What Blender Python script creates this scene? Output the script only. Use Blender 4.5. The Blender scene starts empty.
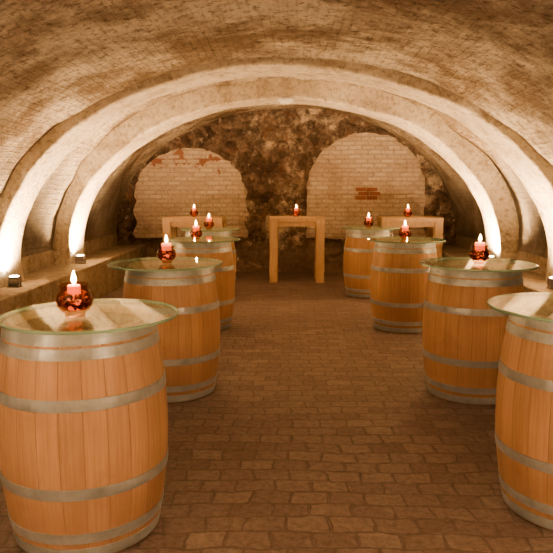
import bpy, bmesh, math, random
from mathutils import Vector, Matrix, noise
random.seed(4)
S = bpy.context.scene
COL = S.collection

# ---------------------------------------------------------------- helpers
def link(o): COL.objects.link(o); return o
def empty(name, loc=(0,0,0), rot=0):
    e = bpy.data.objects.new(name, None); e.location = loc; e.rotation_euler = (0,0,rot)
    e.empty_display_size = .1
    return link(e)
def mesh_obj(name, bm, mat=None, parent=None, loc=(0,0,0), smooth=False):
    bmesh.ops.recalc_face_normals(bm, faces=bm.faces)
    me = bpy.data.meshes.new(name); bm.to_mesh(me); bm.free()
    if smooth:
        for p in me.polygons: p.use_smooth = True
    o = bpy.data.objects.new(name, me); o.location = loc
    if mat: me.materials.append(mat)
    if parent: o.parent = parent
    return link(o)
def lathe(bm, prof, n=48, closed=False, rfun=None, uv=True):
    uvl = bm.loops.layers.uv.verify()
    rings = []
    for (r, z) in prof:
        if r < 1e-6:
            rings.append([bm.verts.new((0,0,z))])
        else:
            rings.append([bm.verts.new(((rfun(i, r, z) if rfun else r)*math.cos(2*math.pi*i/n),
                                        (rfun(i, r, z) if rfun else r)*math.sin(2*math.pi*i/n), z)) for i in range(n)])
    pairs = list(zip(range(len(prof)-1), range(1, len(prof))))
    if closed: pairs.append((len(prof)-1, 0))
    for a, b in pairs:
        A, B = rings[a], rings[b]
        for i in range(n):
            j = (i+1) % n
            if len(A) == 1 and len(B) == 1: continue
            if len(A) == 1: vs = [A[0], B[i], B[j]]; us = [(i+.5, prof[a][1]), (i, prof[b][1]), (i+1, prof[b][1])]
            elif len(B) == 1: vs = [A[i], A[j], B[0]]; us = [(i, prof[a][1]), (i+1, prof[a][1]), (i+.5, prof[b][1])]
            else: vs = [A[i], A[j], B[j], B[i]]; us = [(i, prof[a][1]), (i+1, prof[a][1]), (i+1, prof[b][1]), (i, prof[b][1])]
            f = bm.faces.new(vs)
            for l, u in zip(f.loops, us): l[uvl].uv = (u[0]/n, u[1])
def box(bm, cx, cy, cz, sx, sy, sz, rot=None):
    M = Matrix.Translation((cx,cy,cz))
    if rot is not None: M = M @ rot
    M = M @ Matrix.Diagonal((sx,sy,sz,1))
    bmesh.ops.create_cube(bm, size=1, matrix=M)
def bevel(o, w=.005, seg=2):
    m = o.modifiers.new('bevel','BEVEL'); m.width = w; m.segments = seg; m.limit_method = 'ANGLE'

# ---------------------------------------------------------------- materials
class NT:
    def __init__(s, name):
        s.m = bpy.data.materials.new(name); s.m.use_nodes = True
        s.t = s.m.node_tree; s.n = s.t.nodes; s.l = s.t.links
        s.b = s.n['Principled BSDF']; s.out = s.n['Material Output']
    def new(s, typ, ins=None, **kw):
        nd = s.n.new(typ)
        for k, v in kw.items(): setattr(nd, k, v)
        for k, v in (ins or {}).items():
            if isinstance(v, bpy.types.NodeSocket): s.l.new(v, nd.inputs[k])
            else: nd.inputs[k].default_value = v
        return nd
    def set(s, **kw):
        for k, v in kw.items():
            k = k.replace('_', ' ')
            if isinstance(v, bpy.types.NodeSocket): s.l.new(v, s.b.inputs[k])
            else: s.b.inputs[k].default_value = v
    def noise(s, vec, scale, detail=4, rough=.6):
        return s.new('ShaderNodeTexNoise', {'Vector': vec, 'Scale': scale, 'Detail': detail, 'Roughness': rough}).outputs['Fac']
    def ramp(s, fac, stops):
        r = s.new('ShaderNodeValToRGB', {'Fac': fac}); e = r.color_ramp.elements
        e[0].position, e[0].color = stops[0][0], (*stops[0][1], 1)
        e[1].position, e[1].color = stops[1][0], (*stops[1][1], 1)
        for p, c in stops[2:]:
            x = e.new(p); x.color = (*c, 1)
        return r.outputs['Color']
    def mix(s, fac, a, b, mode='MIX'):
        nd = s.n.new('ShaderNodeMix'); nd.data_type = 'RGBA'; nd.blend_type = mode
        for idx, v in ((0, fac), (6, a), (7, b)):
            if isinstance(v, bpy.types.NodeSocket): s.l.new(v, nd.inputs[idx])
            else: nd.inputs[idx].default_value = (*v, 1) if isinstance(v, tuple) and len(v) == 3 else v
        return nd.outputs[2]
    def math(s, op, a, b=0.0):
        nd = s.n.new('ShaderNodeMath'); nd.operation = op
        for i, v in ((0, a), (1, b)):
            if isinstance(v, bpy.types.NodeSocket): s.l.new(v, nd.inputs[i])
            else: nd.inputs[i].default_value = v
        return nd.outputs[0]
    def bump(s, h, strength=.5, dist=.02, normal=None):
        ins = {'Height': h, 'Strength': strength, 'Distance': dist}
        if normal is not None: ins['Normal'] = normal
        return s.new('ShaderNodeBump', ins).outputs['Normal']
def simple(name, col, rough=.5, metal=0, **kw):
    t = NT(name); t.set(Base_Color=(*col,1), Roughness=rough, Metallic=metal, **kw); return t.m

def brick_nodes(t, vec, bw, bh, mortar=.006, off=.5):
    b = t.new('ShaderNodeTexBrick', {'Vector': vec, 'Scale': 1.0, 'Mortar Size': mortar, 'Mortar Smooth': .3,
              'Brick Width': bw, 'Row Height': bh, 'Bias': 0.0,
              'Color1': (0,0,0,1), 'Color2': (1,1,1,1), 'Mortar': (.5,.5,.5,1)})
    b.offset = off
    return b
def distort(t, vec, scale, amt):
    nz = t.new('ShaderNodeTexNoise', {'Vector': vec, 'Scale': scale, 'Detail': 2})
    sub = t.new('ShaderNodeVectorMath', {0: nz.outputs['Color'], 1: (.5,.5,.5)}, operation='SUBTRACT')
    sc = t.new('ShaderNodeVectorMath', {0: sub.outputs[0], 'Scale': amt}, operation='SCALE')
    return t.new('ShaderNodeVectorMath', {0: vec, 1: sc.outputs[0]}, operation='ADD').outputs[0]

def vault_material(name, light, dark, brick_a, brick_b, bstr=1.0, cover=.55):
    t = NT(name); tc = t.new('ShaderNodeTexCoord'); uv = tc.outputs['UV']; ob = tc.outputs['Object']
    duv = distort(t, distort(t, uv, 2.0, .07), 13, .040)
    b = brick_nodes(t, duv, .205, .068, .010)
    n1 = t.noise(ob, 1.4, 8, .72); n2 = t.noise(ob, 17, 6, .78); n3 = t.noise(ob, 3.6, 7, .74); n4 = t.noise(ob, .7, 6, .66)
    base = t.ramp(n1, [(.41,dark), (.56,light)])
    brickc = t.mix(b.outputs['Color'], brick_a, brick_b)
    m = t.ramp(n3, [(cover-.07,(0,0,0)), (cover+.08,(1,1,1))])
    c = t.mix(t.math('MULTIPLY', m, .7), base, brickc)
    c = t.mix(t.math('MULTIPLY', b.outputs['Fac'], t.math('ADD', .06, t.math('MULTIPLY', m, .42))), c, tuple(v*.5 for v in dark))
    spots = t.ramp(n2, [(.38,(.36,.29,.24)), (.48,(1,1,1))])
    c = t.mix(.85, c, spots, 'MULTIPLY')
    stain = t.ramp(n4, [(.42,(.62,.55,.48)), (.56,(1.1,1.1,1.1))])
    c = t.mix(1.0, c, stain, 'MULTIPLY')
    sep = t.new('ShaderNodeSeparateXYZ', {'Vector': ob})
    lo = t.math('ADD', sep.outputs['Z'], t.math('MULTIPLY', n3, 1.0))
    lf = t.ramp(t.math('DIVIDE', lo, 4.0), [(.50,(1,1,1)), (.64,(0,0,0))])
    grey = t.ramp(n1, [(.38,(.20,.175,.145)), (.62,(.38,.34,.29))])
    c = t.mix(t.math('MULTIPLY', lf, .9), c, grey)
    h = t.math('ADD', t.math('MULTIPLY', t.math('SUBTRACT', 1.0, b.outputs['Fac']), .55), t.math('MULTIPLY', n2, 2.0))
    h = t.math('ADD', h, t.math('MULTIPLY', n3, 2.8))
    h = t.math('ADD', h, t.math('MULTIPLY', b.outputs['Color'], .6))
    t.set(Base_Color=c, Roughness=.92, Normal=t.bump(h, bstr, .032))
    return t.m
def plaster_material(name, a, bcol, dirt=(.35,.27,.2), bstr=.4):
    t = NT(name); tc = t.new('ShaderNodeTexCoord'); ob = tc.outputs['Object']
    n1 = t.noise(ob, 1.6, 6, .65); n2 = t.noise(ob, 18, 6, .75); n3 = t.noise(ob, 4, 6, .72)
    c = t.ramp(n1, [(.36, a), (.62, bcol)])
    c = t.mix(t.ramp(n3, [(.50,(0,0,0)), (.64,(.8,.8,.8))]), c, dirt)
    c = t.mix(.75, c, t.ramp(n2, [(.36,(.5,.43,.37)), (.5,(1,1,1))]), 'MULTIPLY')
    h = t.math('ADD', t.math('MULTIPLY', n2, 1.2), t.math('MULTIPLY', n3, 1.6))
    t.set(Base_Color=c, Roughness=.9, Normal=t.bump(h, bstr, .025)); return t.m

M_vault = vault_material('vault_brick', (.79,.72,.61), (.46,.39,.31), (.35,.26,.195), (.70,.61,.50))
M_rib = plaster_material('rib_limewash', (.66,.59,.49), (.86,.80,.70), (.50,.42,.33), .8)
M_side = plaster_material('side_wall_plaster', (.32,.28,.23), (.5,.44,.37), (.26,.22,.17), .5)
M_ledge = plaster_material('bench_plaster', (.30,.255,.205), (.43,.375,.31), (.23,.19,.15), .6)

def backwall_material():
    t = NT('rubble_wall'); tc = t.new('ShaderNodeTexCoord'); ob = tc.outputs['Object']
    d = distort(t, ob, 4, .2)
    n1 = t.noise(d, 1.7, 8, .75); n2 = t.noise(ob, 16, 5, .75); n3 = t.noise(ob, 5.0, 5, .7)
    v = t.new('ShaderNodeTexVoronoi', {'Vector': d, 'Scale': 7.5}, feature='F1')
    vg = t.new('ShaderNodeRGBToBW', {'Color': v.outputs['Color']}).outputs[0]
    c = t.ramp(n1, [(.36,(.14,.105,.09)), (.46,(.27,.21,.17)), (.54,(.38,.31,.26)), (.60,(.78,.70,.60))])
    c = t.mix(1.0, c, t.ramp(vg, [(.2,(.64,.60,.58)),(.8,(1.25,1.2,1.16))]), 'MULTIPLY')
    c = t.mix(t.ramp(n3, [(.57,(0,0,0)),(.63,(.6,.6,.6))]), c, (.34,.19,.14))
    c = t.mix(t.ramp(n3, [(.35,(.9,.9,.9)),(.41,(0,0,0))]), c, (.62,.55,.47))
    c = t.mix(.8, c, t.ramp(n2, [(.36,(.42,.38,.35)), (.50,(1,1,1))]), 'MULTIPLY')
    sep = t.new('ShaderNodeSeparateXYZ', {'Vector': ob})
    h = t.math('ADD', t.math('MULTIPLY', v.outputs['Distance'], -1.4), t.math('MULTIPLY', n2, 1.2))
    h = t.math('ADD', h, t.math('MULTIPLY', n1, 2.5))
    dado = t.math('ADD', sep.outputs['Z'], t.math('MULTIPLY', n1, .9))
    f = t.ramp(dado, [(.82,(1,1,1)), (.98,(0,0,0))])
    c = t.mix(t.math('MULTIPLY', f, .8), c, (.46,.36,.30))
    t.set(Base_Color=c, Roughness=.95, Normal=t.bump(h, 1.0, .06)); return t.m
def infill_material(name, redz, redw):
    t = NT(name); tc = t.new('ShaderNodeTexCoord'); ob = tc.outputs['Object']
    sep = t.new('ShaderNodeSeparateXYZ', {'Vector': ob})
    v = t.new('ShaderNodeCombineXYZ', {'X': sep.outputs['X'], 'Y': sep.outputs['Z'], 'Z': 0.0}).outputs[0]
    b = brick_nodes(t, distort(t, v, 3, .03), .23, .078, .013)
    n1 = t.noise(ob, 1.8, 6, .7); n2 = t.noise(ob, 20, 5, .75); n3 = t.noise(ob, 5, 4, .6)
    c = t.mix(b.outputs['Color'], (.68,.58,.50), (.84,.77,.69))
    c = t.mix(t.ramp(n1, [(.45,(0,0,0)),(.65,(.7,.7,.7))]), c, (.56,.44,.37))
    band = t.math('ABSOLUTE', t.math('SUBTRACT', sep.outputs['Z'], redz))
    bm_ = t.math('SUBTRACT', 1.0, t.math('DIVIDE', band, redw))
    bm_ = t.math('ADD', bm_, t.math('MULTIPLY', t.math('SUBTRACT', n3, .60), 6.0))
    bm_ = t.math('MULTIPLY', t.ramp(bm_, [(.1,(0,0,0)),(.3,(1,1,1))]), t.math('GREATER_THAN', b.outputs['Color'], .3))
    c = t.mix(bm_, c, (.42,.21,.155))
    c = t.mix(t.math('MULTIPLY', b.outputs['Fac'], .35), c, (.42,.33,.27))
    c = t.mix(.5, c, t.ramp(n2, [(.33,(.5,.43,.38)), (.5,(1,1,1))]), 'MULTIPLY')
    h = t.math('ADD', t.math('MULTIPLY', t.math('SUBTRACT', 1.0, b.outputs['Fac']), 1.2), t.math('MULTIPLY', n2, .8))
    t.set(Base_Color=c, Roughness=.9, Normal=t.bump(h, .8, .015)); return t.m
def floor_material():
    t = NT('clay_pavers'); tc = t.new('ShaderNodeTexCoord'); ob = tc.outputs['Object']
    b = brick_nodes(t, distort(t, distort(t, ob, 1.4, .12), 7, .055), .185, .125, .008, .43)
    n1 = t.noise(ob, .9, 6, .65); n2 = t.noise(ob, 28, 5, .75); n3 = t.noise(ob, 5, 5, .65)
    c = t.mix(b.outputs['Color'], (.225,.175,.165), (.36,.295,.278))
    c = t.mix(t.ramp(n1, [(.38,(0,0,0)),(.65,(.7,.7,.7))]), c, (.285,.235,.225))
    c = t.mix(t.ramp(n3, [(.55,(0,0,0)),(.72,(.5,.5,.5))]), c, (.42,.37,.35))
    c = t.mix(.8, c, t.ramp(n2, [(.3,(.5,.48,.46)),(.6,(1.14,1.12,1.1))]), 'MULTIPLY')
    c = t.mix(t.math('MULTIPLY', b.outputs['Fac'], .5), c, (.12,.095,.088))
    h = t.math('ADD', t.math('MULTIPLY', t.math('SUBTRACT', 1.0, b.outputs['Fac']), 1.0), t.math('MULTIPLY', n2, .6))
    h = t.math('ADD', h, t.math('MULTIPLY', n3, 1.2))
    h = t.math('ADD', h, t.math('MULTIPLY', b.outputs['Color'], .6))
    t.set(Base_Color=c, Roughness=.46, Normal=t.bump(h, .85, .018)); return t.m
NST = 24
def barrel_material():
    t = NT('oak_staves'); tc = t.new('ShaderNodeTexCoord'); uv = tc.outputs['UV']; ob = tc.outputs['Object']
    oi = t.new('ShaderNodeObjectInfo')
    sep = t.new('ShaderNodeSeparateXYZ', {'Vector': uv})
    sx = t.math('MULTIPLY', sep.outputs['X'], float(NST))
    idx = t.math('FLOOR', sx); fr = t.math('FRACT', sx)
    wn = t.new('ShaderNodeTexWhiteNoise', {'Vector': t.new('ShaderNodeCombineXYZ', {'X': idx, 'Y': oi.outputs['Random'], 'Z': 0.0}).outputs[0]})
    g = t.new('ShaderNodeCombineXYZ', {'X': t.math('MULTIPLY', sx, 2.6), 'Y': t.math('MULTIPLY', sep.outputs['Y'], .9), 'Z': t.math('MULTIPLY', wn.outputs['Value'], 40.0)}).outputs[0]
    gr = t.noise(g, 3.2, 7, .65)
    c = t.ramp(gr, [(.32,(.53,.335,.225)), (.68,(.67,.455,.32))])
    c = t.mix(.55, c, t.ramp(wn.outputs['Value'], [(0,(.76,.72,.69)), (1,(1.12,1.09,1.06))]), 'MULTIPLY')
    e = t.math('ABSOLUTE', t.math('SUBTRACT', fr, .5))
    seam = t.ramp(e, [(.474,(0,0,0)), (.493,(1,1,1))])
    c = t.mix(t.math('MULTIPLY', seam, .55), c, (.22,.12,.075))
    st = t.noise(ob, 3, 5, .65)
    c = t.mix(t.ramp(st, [(.53,(0,0,0)),(.72,(.5,.5,.5))]), c, (.37,.235,.16))
    # staves darker towards the bottom, edge broken up by noise
    low_tone = t.math('SUBTRACT', t.math('ADD', .32, t.math('MULTIPLY', st, .3)), sep.outputs['Y'])
    c = t.mix(t.ramp(low_tone, [(.0,(0,0,0)),(.25,(.35,.35,.35))]), c, (.31,.19,.13))
    h = t.math('SUBTRACT', t.math('MULTIPLY', gr, .3), seam)
    t.set(Base_Color=c, Roughness=.48, Normal=t.bump(h, .5, .003)); return t.m
def head_material():
    t = NT('oak_head'); tc = t.new('ShaderNodeTexCoord'); ob = tc.outputs['Object']
    sep = t.new('ShaderNodeSeparateXYZ', {'Vector': ob})
    sx = t.math('MULTIPLY', sep.outputs['X'], 11.0); fr = t.math('ABSOLUTE', t.math('SUBTRACT', t.math('FRACT', sx), .5))
    wn = t.new('ShaderNodeTexWhiteNoise', {'W': t.math('FLOOR', sx)}, noise_dimensions='1D')
    c = t.ramp(wn.outputs['Value'], [(0,(.18,.11,.065)), (1,(.30,.19,.12))])
    c = t.mix(t.ramp(fr, [(.46,(0,0,0)),(.49,(.8,.8,.8))]), c, (.05,.025,.012))
    t.set(Base_Color=c, Roughness=.6); return t.m
def hoop_material():
    t = NT('galvanised_hoop'); ob = t.new('ShaderNodeTexCoord').outputs['Object']
    n = t.noise(ob, 9, 5, .7)
    t.set(Base_Color=t.ramp(n, [(.3,(.34,.39,.43)), (.7,(.56,.63,.69))]), Metallic=.4,
          Roughness=.36, Normal=t.bump(n, .15, .004)); return t.m
def wood_material(name, a, b):
    t = NT(name); ob = t.new('ShaderNodeTexCoord').outputs['Object']
    mp = t.new('ShaderNodeMapping', {'Vector': ob, 'Scale': (9, 9, 2)})
    n = t.noise(mp.outputs[0], 2.5, 6, .65)
    t.set(Base_Color=t.ramp(n, [(.3,a),(.7,b)]), Roughness=.5, Normal=t.bump(n, .15, .003)); return t.m
def pane(name, tint, rough=.02):
    # thin clear glass: tinted transmission plus Schlick reflection
    t = NT(name); t.n.remove(t.b)
    tr = t.new('ShaderNodeBsdfTransparent', {'Color': (*tint,1)})
    gl = t.new('ShaderNodeBsdfGlossy', {'Color': (1,1,1,1), 'Roughness': rough})
    lw = t.new('ShaderNodeLayerWeight', {'Blend': .5}).outputs['Facing']
    f = t.math('ADD', t.math('MULTIPLY', t.math('POWER', lw, 5.0), .75), .04)
    mx = t.new('ShaderNodeMixShader', {0: f, 1: tr.outputs[0], 2: gl.outputs[0]})
    t.l.new(mx.outputs[0], t.out.inputs['Surface']); return t.m
def emis(name, col, s):
    t = NT(name); t.set(Base_Color=(*col,1), Emission_Color=(*col,1), Emission_Strength=s); return t.m

M_back = backwall_material()
M_infL = infill_material('brick_infill_left', 2.02, .17)
M_infR = infill_material('brick_infill_right', -5.0, .2)
M_floor = floor_material(); M_barrel = barrel_material(); M_head = head_material(); M_hoop = hoop_material()
M_wood = wood_material('table_oak', (.50,.35,.24), (.66,.49,.35))
M_gtop = pane('glass_top', (.86,.94,.90)); M_vase = pane('vase_glass', (.84,.66,.58), .04)
def edge_mat():
    t = NT('glass_edge'); t.set(Base_Color=(.40,.66,.56,1), Roughness=.15, Transmission_Weight=.3, IOR=1.5); return t.m
M_gedge = edge_mat()
M_lens = emis('lamp_lens', (1,.80,.52), 40)
M_flame = emis('flame', (1,.62,.22), 30)
M_housing = simple('lamp_housing', (.30,.28,.26), .5, .3)
M_red = simple('red_brick', (.40,.20,.145), .9)
M_white = simple('white_enamel', (.85,.85,.85), .4)
M_wick = simple('wick', (.02,.015,.01), .9)
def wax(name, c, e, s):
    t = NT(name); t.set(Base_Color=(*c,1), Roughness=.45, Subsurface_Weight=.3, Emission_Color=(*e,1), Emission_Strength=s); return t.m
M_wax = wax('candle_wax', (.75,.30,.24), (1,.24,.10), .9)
def potp():
    t = NT('dried_petals'); ob = t.new('ShaderNodeTexCoord').outputs['Object']
    n = t.noise(ob, 40, 2, .5)
    t.set(Base_Color=t.ramp(n, [(.35,(.07,.012,.010)),(.5,(.22,.04,.025)),(.62,(.42,.19,.08))]), Roughness=.7); return t.m
M_pot = potp()

# ---------------------------------------------------------------- room shell
CX = -.08
YB, YF = 11.5, -3.2
ZS = .7
BA, BR = 3.05, 2.2      # bay half width, rise
RA, RR = 2.84, 1.95     # rib half width, rise
def arc(a, r, t):       # t 0..1 left to right
    th = math.pi*(1-t); return CX + a*math.cos(th), ZS + r*math.sin(th)
def wob(x, y, z, amp):
    return noise.noise(Vector((x*.9+3, y*.9, z*.9)))*amp + noise.noise(Vector((x*3, y*3+7, z*3)))*amp*.35

# vault (ceiling)
bm = bmesh.new(); uvl = bm.loops.layers.uv.verify()
NA, NL = 128, 200
alen = [0]; px = arc(BA,BR,0)
for i in range(1, NA+1):
    p = arc(BA,BR,i/NA); alen.append(alen[-1]+math.dist(px,p)); px = p
grid = []
for j in range(NL+1):
    y = YF + (YB+.15-YF)*j/NL; row = []
    for i in range(NA+1):
        ba, br = (3.02, 2.03) if y < 6.6 else (BA, BR)   # the front bay sits a little lower
        x, z = arc(ba,br,i/NA)
        k = wob(x,y,z,.08)
        if y < 6.6: k = k*.7
        if i in (0,NA): k = 0; x = CX+(BA if i else -BA)
        dx, dz = (x-CX)/BA, (z-ZS)/BR
        row.append(bm.verts.new((x+dx*k, y, z+dz*k)))
    grid.append((y,row))
for j in range(NL):
    for i in range(NA):
        y0,r0 = grid[j]; y1,r1 = grid[j+1]
        f = bm.faces.new([r0[i], r0[i+1], r1[i+1], r1[i]])
        for l,u in zip(f.loops, [(y0,alen[i]),(y0,alen[i+1]),(y1,alen[i+1]),(y1,alen[i])]): l[uvl].uv = u
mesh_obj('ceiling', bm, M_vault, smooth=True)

# side walls below the springing, floor, benches
for side, sx in (('left',-1),('right',1)):
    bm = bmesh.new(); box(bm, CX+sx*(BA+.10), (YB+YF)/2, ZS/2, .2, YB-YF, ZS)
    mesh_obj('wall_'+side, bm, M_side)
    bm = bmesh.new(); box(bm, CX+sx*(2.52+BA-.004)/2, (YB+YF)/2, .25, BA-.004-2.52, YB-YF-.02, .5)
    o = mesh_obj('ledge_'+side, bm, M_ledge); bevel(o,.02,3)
bm = bmesh.new(); bmesh.ops.create_grid(bm, x_segments=1, y_segments=1, size=1,
    matrix=Matrix.Translation((CX,(YB+YF)/2,0)) @ Matrix.Diagonal((BA+.2,(YB-YF)/2+.2,1,1)))
mesh_obj('floor', bm, M_floor)

# transverse ribs
RIBS = [(-.6,0.0),(2.15,2.75),(6.3,6.92),(8.4,9.02)]
def rib(y0, y1):
    bm = bmesh.new(); N = 96; ny = 6
    pts = [(CX-RA,.5)] + [arc(RA,RR,i/N) for i in range(N+1)] + [(CX+RA,.5)]
    outp = [(CX-BA-.05,.5)] + [arc(BA+.05,BR+.05,i/N) for i in range(N+1)] + [(CX+BA+.05,.5)]
    rows = []
    for k in range(ny+1):
        y = y0+(y1-y0)*k/ny
        row = []
        for (x,z) in pts:
            w = wob(x,y+5,z,.04) if z > .5 else 0
            row.append(bm.verts.new((x-(x-CX)/RA*w, y + wob(x*2,k*0,z*2,.03), z-w*max(0,(z-ZS))/RR)))
        rows.append(row)
    oa = [bm.verts.new((x,y0,z)) for x,z in outp]; ob_ = [bm.verts.new((x,y1,z)) for x,z in outp]
    seq = [oa]+rows+[ob_]
    for a,b in zip(seq, seq[1:]):
        for i in range(len(a)-1):
            bm.faces.new([a[i],a[i+1],b[i+1],b[i]])
    o = mesh_obj('trim_arch', bm, M_rib, smooth=False); bevel(o,.025,3)
    for p in o.data.polygons: p.use_smooth = True
    return o
for i,(a,b) in enumerate(RIBS):
    o = rib(a,b); o.name = 'trim_%d' % (i+1)

# back wall with two blind arches (openings), brick infill behind
cu = bpy.data.curves.new('wall_back','CURVE'); cu.dimensions='2D'; cu.fill_mode='BOTH'; cu.extrude=.06
def spl(pts):
    s = cu.splines.new('POLY'); s.points.add(len(pts)-1)
    for p,(x,z) in zip(s.points,pts): p.co = (x,z,0,1)
    s.use_cyclic_u = True
spl([(CX-3.2,0),(CX+3.2,0)]+[ (lambda q:(q[0],q[1]))(arc(3.2,BR+.12,1-i/64)) for i in range(65)])
def arch_pts(x0,x1,zs,top,seed):
    c=(x0+x1)/2; a=(x1-x0)/2; pts=[]
    for i in range(61):
        th=math.pi*i/60; k=1+noise.noise(Vector((i*.25,seed,0)))*.05+noise.noise(Vector((i*.9,seed,3)))*.025
        pts.append((c+a*k*math.cos(th), zs+(top-zs)*k*math.sin(th)))
    for i in range(1,12):
        z=zs+(.62-zs)*i/12; pts.append((x0+noise.noise(Vector((z*5,seed,2)))*.06, z))
    for i in range(9):
        pts.append((x0+(x1-x0)*i/8, .62+noise.noise(Vector((i*.8,seed,5)))*.05))
    for i in range(1,12):
        z=.62+(zs-.62)*i/12; pts.append((x1+noise.noise(Vector((z*5,seed,9)))*.06, z))
    return pts
spl(arch_pts(-2.80,-.78,1.35,2.22,1.0)); spl(arch_pts(.30,2.40,1.5,2.48,4.0))
co = bpy.data.objects.new('wb',cu); link(co)
dg = bpy.context.evaluated_depsgraph_get()
me = bpy.data.meshes.new_from_object(co.evaluated_get(dg)); bpy.data.objects.remove(co)
me.transform(Matrix.Translation((0,YB+.06,0)) @ Matrix.Rotation(math.pi/2,4,'X'))
me.materials.clear(); me.materials.append(M_back)
wb = link(bpy.data.objects.new('wall_back', me))
for nm,x0,x1,mt in (('brick_infill',-3.0,-.6,M_infL),('brick_infill.001',.1,2.6,M_infR)):
    bm = bmesh.new(); box(bm,(x0+x1)/2, YB+.12, 1.4, x1-x0, .16, 2.8-.4)
    o = mesh_obj(nm,bm,mt,parent=wb)
# exposed red bricks on the right infill
bm = bmesh.new()
for r in range(3):
    for c_ in range(2):
        box(bm, 1.26+c_*.20+(.05 if r%2 else 0), YB+.038, 1.34+r*.075, .185, .02, .064)
mesh_obj('exposed_bricks', bm, M_red, parent=wb)
bm = bmesh.new(); box(bm, CX, YF-.1, 1.5, 6.6, .2, 3.2); mesh_obj('wall_front', bm, M_rib)

# smoke detector on the crown of the far rib
d = empty('smoke_detector', (-.06, 8.50, ZS+RR-.018))
bm = bmesh.new(); lathe(bm,[(0,-.050),(.045,-.048),(.068,-.038),(.075,-.022),(.10,-.020),(.105,-.004),(.105,.03),(0,.03)],40)
mesh_obj('housing', bm, M_white, d, smooth=True)

# ---------------------------------------------------------------- uplights
def uplight(x, y, power, col, tilt=0):
    e = empty('uplight', (x,y,.5))
    bm = bmesh.new()
    box(bm,0,0,.008,.12,.09,.016)                      # foot plate
    box(bm,-.058,0,.05,.006,.03,.09); box(bm,.058,0,.05,.006,.03,.09)   # yoke
    o = mesh_obj('bracket', bm, M_housing, e); bevel(o,.002)
    bm = bmesh.new(); box(bm,0,0,.075,.105,.10,.07)
    for k in range(4): box(bm,0,0,.032-.0+k*.012,.112,.106,.004)
    o = mesh_obj('lamp_head', bm, M_housing, e); bevel(o,.004)
    bm = bmesh.new(); lathe(bm,[(0,.116),(.036,.116),(.045,.111),(.045,.108)],24)
    mesh_obj('lens', bm, M_lens, e)
    ld = bpy.data.lights.new('bulb','SPOT'); ld.energy = power; ld.color = col
    ld.spot_size = math.radians(160); ld.spot_blend = 1.0; ld.shadow_soft_size = .03
    lo = bpy.data.objects.new('bulb',ld); lo.location=(0,0,.13); lo.rotation_euler=(math.pi+tilt,0,0); lo.parent=e; link(lo)
for (y,p,tl,lc) in ((6.42,290,-.12,(1,.63,.32)),(8.5,330,-.15,(1,.63,.32)),(2.1,70,0,(1,.67,.39)),(-.65,1050,0,(1,.68,.41))):  # the pairs nearest the camera are unseen uplights, added as fill
    for sx in (-1,1):
        uplight(CX+sx*2.735, y, p, lc, tl)

# ---------------------------------------------------------------- barrels
H=.95
def rad(z): return .305+.055*(1-((z-H/2)/(H/2))**2)
def barrel(x,y,rot,gx,gy,gr):
    e = empty('barrel_table',(x,y,0))
    SUB=4; n=NST*SUB
    prof=[(rad(0)-.02,0.0)]+[(rad(H*i/24),max(.004,H*i/24-(.004 if i==24 else 0))) for i in range(25)]+\
         [(rad(H)-.012,H),(rad(H)-.03,H-.004),(rad(H)-.032,H-.035)]
    def rf(i,r,z): return r - (.0022 if i%SUB==0 else 0)
    bm=bmesh.new(); lathe(bm,prof,n,rfun=rf)
    b=mesh_obj('staves',bm,M_barrel,e,smooth=True); b.rotation_euler=(0,0,rot)
    bm=bmesh.new(); lathe(bm,[(0,H-.035),(rad(H)-.03,H-.035),(rad(H)-.03,H-.055),(0,H-.055)],48)
    h=mesh_obj('barrel_head',bm,M_head,e); h.rotation_euler=(0,0,rot*1.7)
    bm=bmesh.new(); lathe(bm,[(0,.025),(rad(0)-.018,.025),(rad(0)-.018,.04),(0,.04)],48)
    mesh_obj('barrel_bottom',bm,M_head,e)
    bm=bmesh.new()
    for z,w in ((.916,.046),(.860,.044),(.665,.046),(.305,.046),(.108,.044),(.036,.048)):
        a,b_=z-w/2,z+w/2
        lathe(bm,[(rad(a)-.004,a),(rad(a)+.0035,a),(rad(z)+.0042,z),(rad(b_)+.0035,b_),(rad(b_)-.004,b_)],72,closed=True)
        th=rot*3+z*9
        for k in range(2):   # rivets
            t2=th+k*.07
            bmesh.ops.create_icosphere(bm,subdivisions=1,radius=.006,matrix=Matrix.Translation(((rad(z)+.004)*math.cos(t2),(rad(z)+.004)*math.sin(t2),z)))
    mesh_obj('hoops',bm,M_hoop,e,smooth=False)
    bm=bmesh.new(); lathe(bm,[(0,H),(gr-.003,H),(gr,H+.003),(gr,H+.010),(gr-.003,H+.013),(0,H+.013)],96)
    g=mesh_obj('glass_top',bm,M_gtop,e,loc=(gx-x,gy-y,.0008))
    g.data.materials.append(M_gedge)
    for p in g.data.polygons:
        p.use_smooth=False
        if abs(p.normal.z)<.9: p.material_index=1
BAR=[(-.90,2.69,.3,-.855,2.69,.372),(-.874,4.62,1.1,-.90,4.60,.412),(-.955,6.85,2.0,-.92,6.85,.39),(-1.09,8.6,.7,-1.07,8.6,.39),
     (1.34,2.9,1.9,1.32,2.9,.40),(1.34,4.62,.5,1.355,4.62,.41),(1.228,6.85,2.6,1.24,6.85,.41),(1.114,9.0,1.4,1.13,9.0,.40)]
for b in BAR: barrel(*b)

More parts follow.
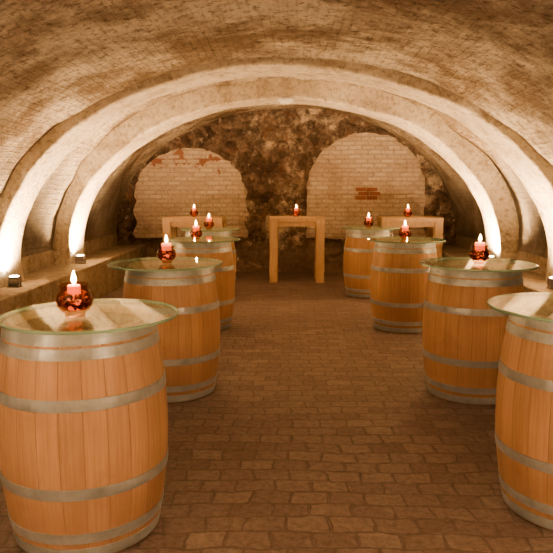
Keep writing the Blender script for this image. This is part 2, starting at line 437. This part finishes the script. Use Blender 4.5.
# ---------------------------------------------------------------- high tables
def table(x,y,w,dp,h):
    e=empty('bar_table',(x,y,0)); L=.13
    bm=bmesh.new(); box(bm,0,0,h-.035,w,dp,.07); bevel(mesh_obj('table_top',bm,M_wood,e),.004)
    for i,(sx,sy) in enumerate(((-1,-1),(1,-1),(-1,1),(1,1))):
        bm=bmesh.new(); box(bm,sx*(w/2-L/2),sy*(dp/2-L/2),(h-.07)/2,L,L,h-.07)
        bevel(mesh_obj('leg_%d'%(i+1),bm,M_wood,e),.004)
    bm=bmesh.new()
    for sy in (-1,1): box(bm,0,sy*(dp/2-.05),h-.11,w-2*L,.03,.08)
    mesh_obj('apron',bm,M_wood,e)
TAB=[(.11,10.5,.88,.62,1.05),(-1.55,10.45,.95,.62,1.05),(1.92,10.4,.96,.62,1.05)]
for t in TAB: table(*t)

# ---------------------------------------------------------------- candle holders
def candle(x,y,z,s=1.0,low=False,pw=1.6):
    e=empty('candle_holder',(x,y,z)); 
    outer=[(0,0),(.036,0),(.040,.006),(.038,.012),(.052,.022),(.068,.042),(.074,.064),(.070,.086),(.058,.102),(.053,.110),(.056,.120),(.062,.130)]
    inner=[(.059,.129),(.053,.119),(.050,.109),(.055,.101),(.066,.085),(.070,.064),(.064,.044),(.046,.026),(0,.022)]
    bm=bmesh.new(); lathe(bm,[(r*s,h*s) for r,h in outer+inner],40)
    mesh_obj('glass_bowl',bm,M_vase,e,smooth=True)
    bm=bmesh.new()
    for k in range(130):
        a=random.random()*6.28; hh=random.uniform(.030,.092); R=.060 if .045<hh<.08 else .047
        r=R*math.sqrt(random.uniform(.45,1))
        M=Matrix.Translation((r*s*math.cos(a),r*s*math.sin(a),hh*s))@Matrix.Rotation(random.random()*3,4,'X')@Matrix.Rotation(random.random()*3,4,'Z')@Matrix.Diagonal((1.3,.9,.45,1))
        bmesh.ops.create_icosphere(bm,subdivisions=1,radius=.0095*s,matrix=M)
    mesh_obj('dried_petals',bm,M_pot,e,smooth=True)
    ch=(.125 if low else .150)*s; cr=(.026 if low else .036)*s
    bm=bmesh.new(); lathe(bm,[(0,.026*s),(cr,.026*s),(cr,ch-.006),(cr-.004,ch),(cr*.6,ch-.006),(0,ch-.010)],32)
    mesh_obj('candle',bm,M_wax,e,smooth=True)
    bm=bmesh.new(); lathe(bm,[(.0015,ch-.012),(.0015,ch+.006),(0,ch+.007)],8); mesh_obj('wick',bm,M_wick,e)
    bm=bmesh.new(); lathe(bm,[(0,ch+.002),(.006,ch+.008),(.0115,ch+.020),(.010,ch+.032),(.005,ch+.048),(0,ch+.060)],16)
    mesh_obj('flame',bm,M_flame,e,smooth=True)
    ld=bpy.data.lights.new('glow','POINT'); ld.energy=pw; ld.color=(1,.55,.22); ld.shadow_soft_size=.006
    lo=bpy.data.objects.new('glow',ld); lo.location=(0,0,ch+.066); lo.parent=e; link(lo)
GZ=H+.0145
candle(-.90,2.62,GZ,1.05,low=True,pw=2.4)
candle(-.89,4.58,GZ,.95); candle(-1.0,6.8,GZ,.95); candle(-1.09,8.6,GZ,1.0)
candle(1.36,4.60,GZ,1.0); candle(1.225,6.85,GZ,.95); candle(1.10,9.0,GZ,.95)
candle(.10,10.4,1.0505,.95); candle(-1.55,10.35,1.0505,.95); candle(1.88,10.3,1.0505,.95)

# ---------------------------------------------------------------- world, camera
w=bpy.data.worlds.new('world'); S.world=w; w.use_nodes=True
w.node_tree.nodes['Background'].inputs[0].default_value=(.9,.6,.4,1); w.node_tree.nodes['Background'].inputs[1].default_value=.05
cam=bpy.data.cameras.new('camera'); cam.sensor_width=36; cam.sensor_fit='HORIZONTAL'; cam.lens=36*640/553
c=bpy.data.objects.new('camera',cam); c.location=(0,0,1.49)
c.rotation_euler=(math.radians(90-7.75),0,math.radians(1.21)); link(c); S.camera=c; cam.clip_start=.05
S.view_settings.view_transform='AgX'; S.view_settings.look='AgX - Medium High Contrast'; S.view_settings.exposure=.9
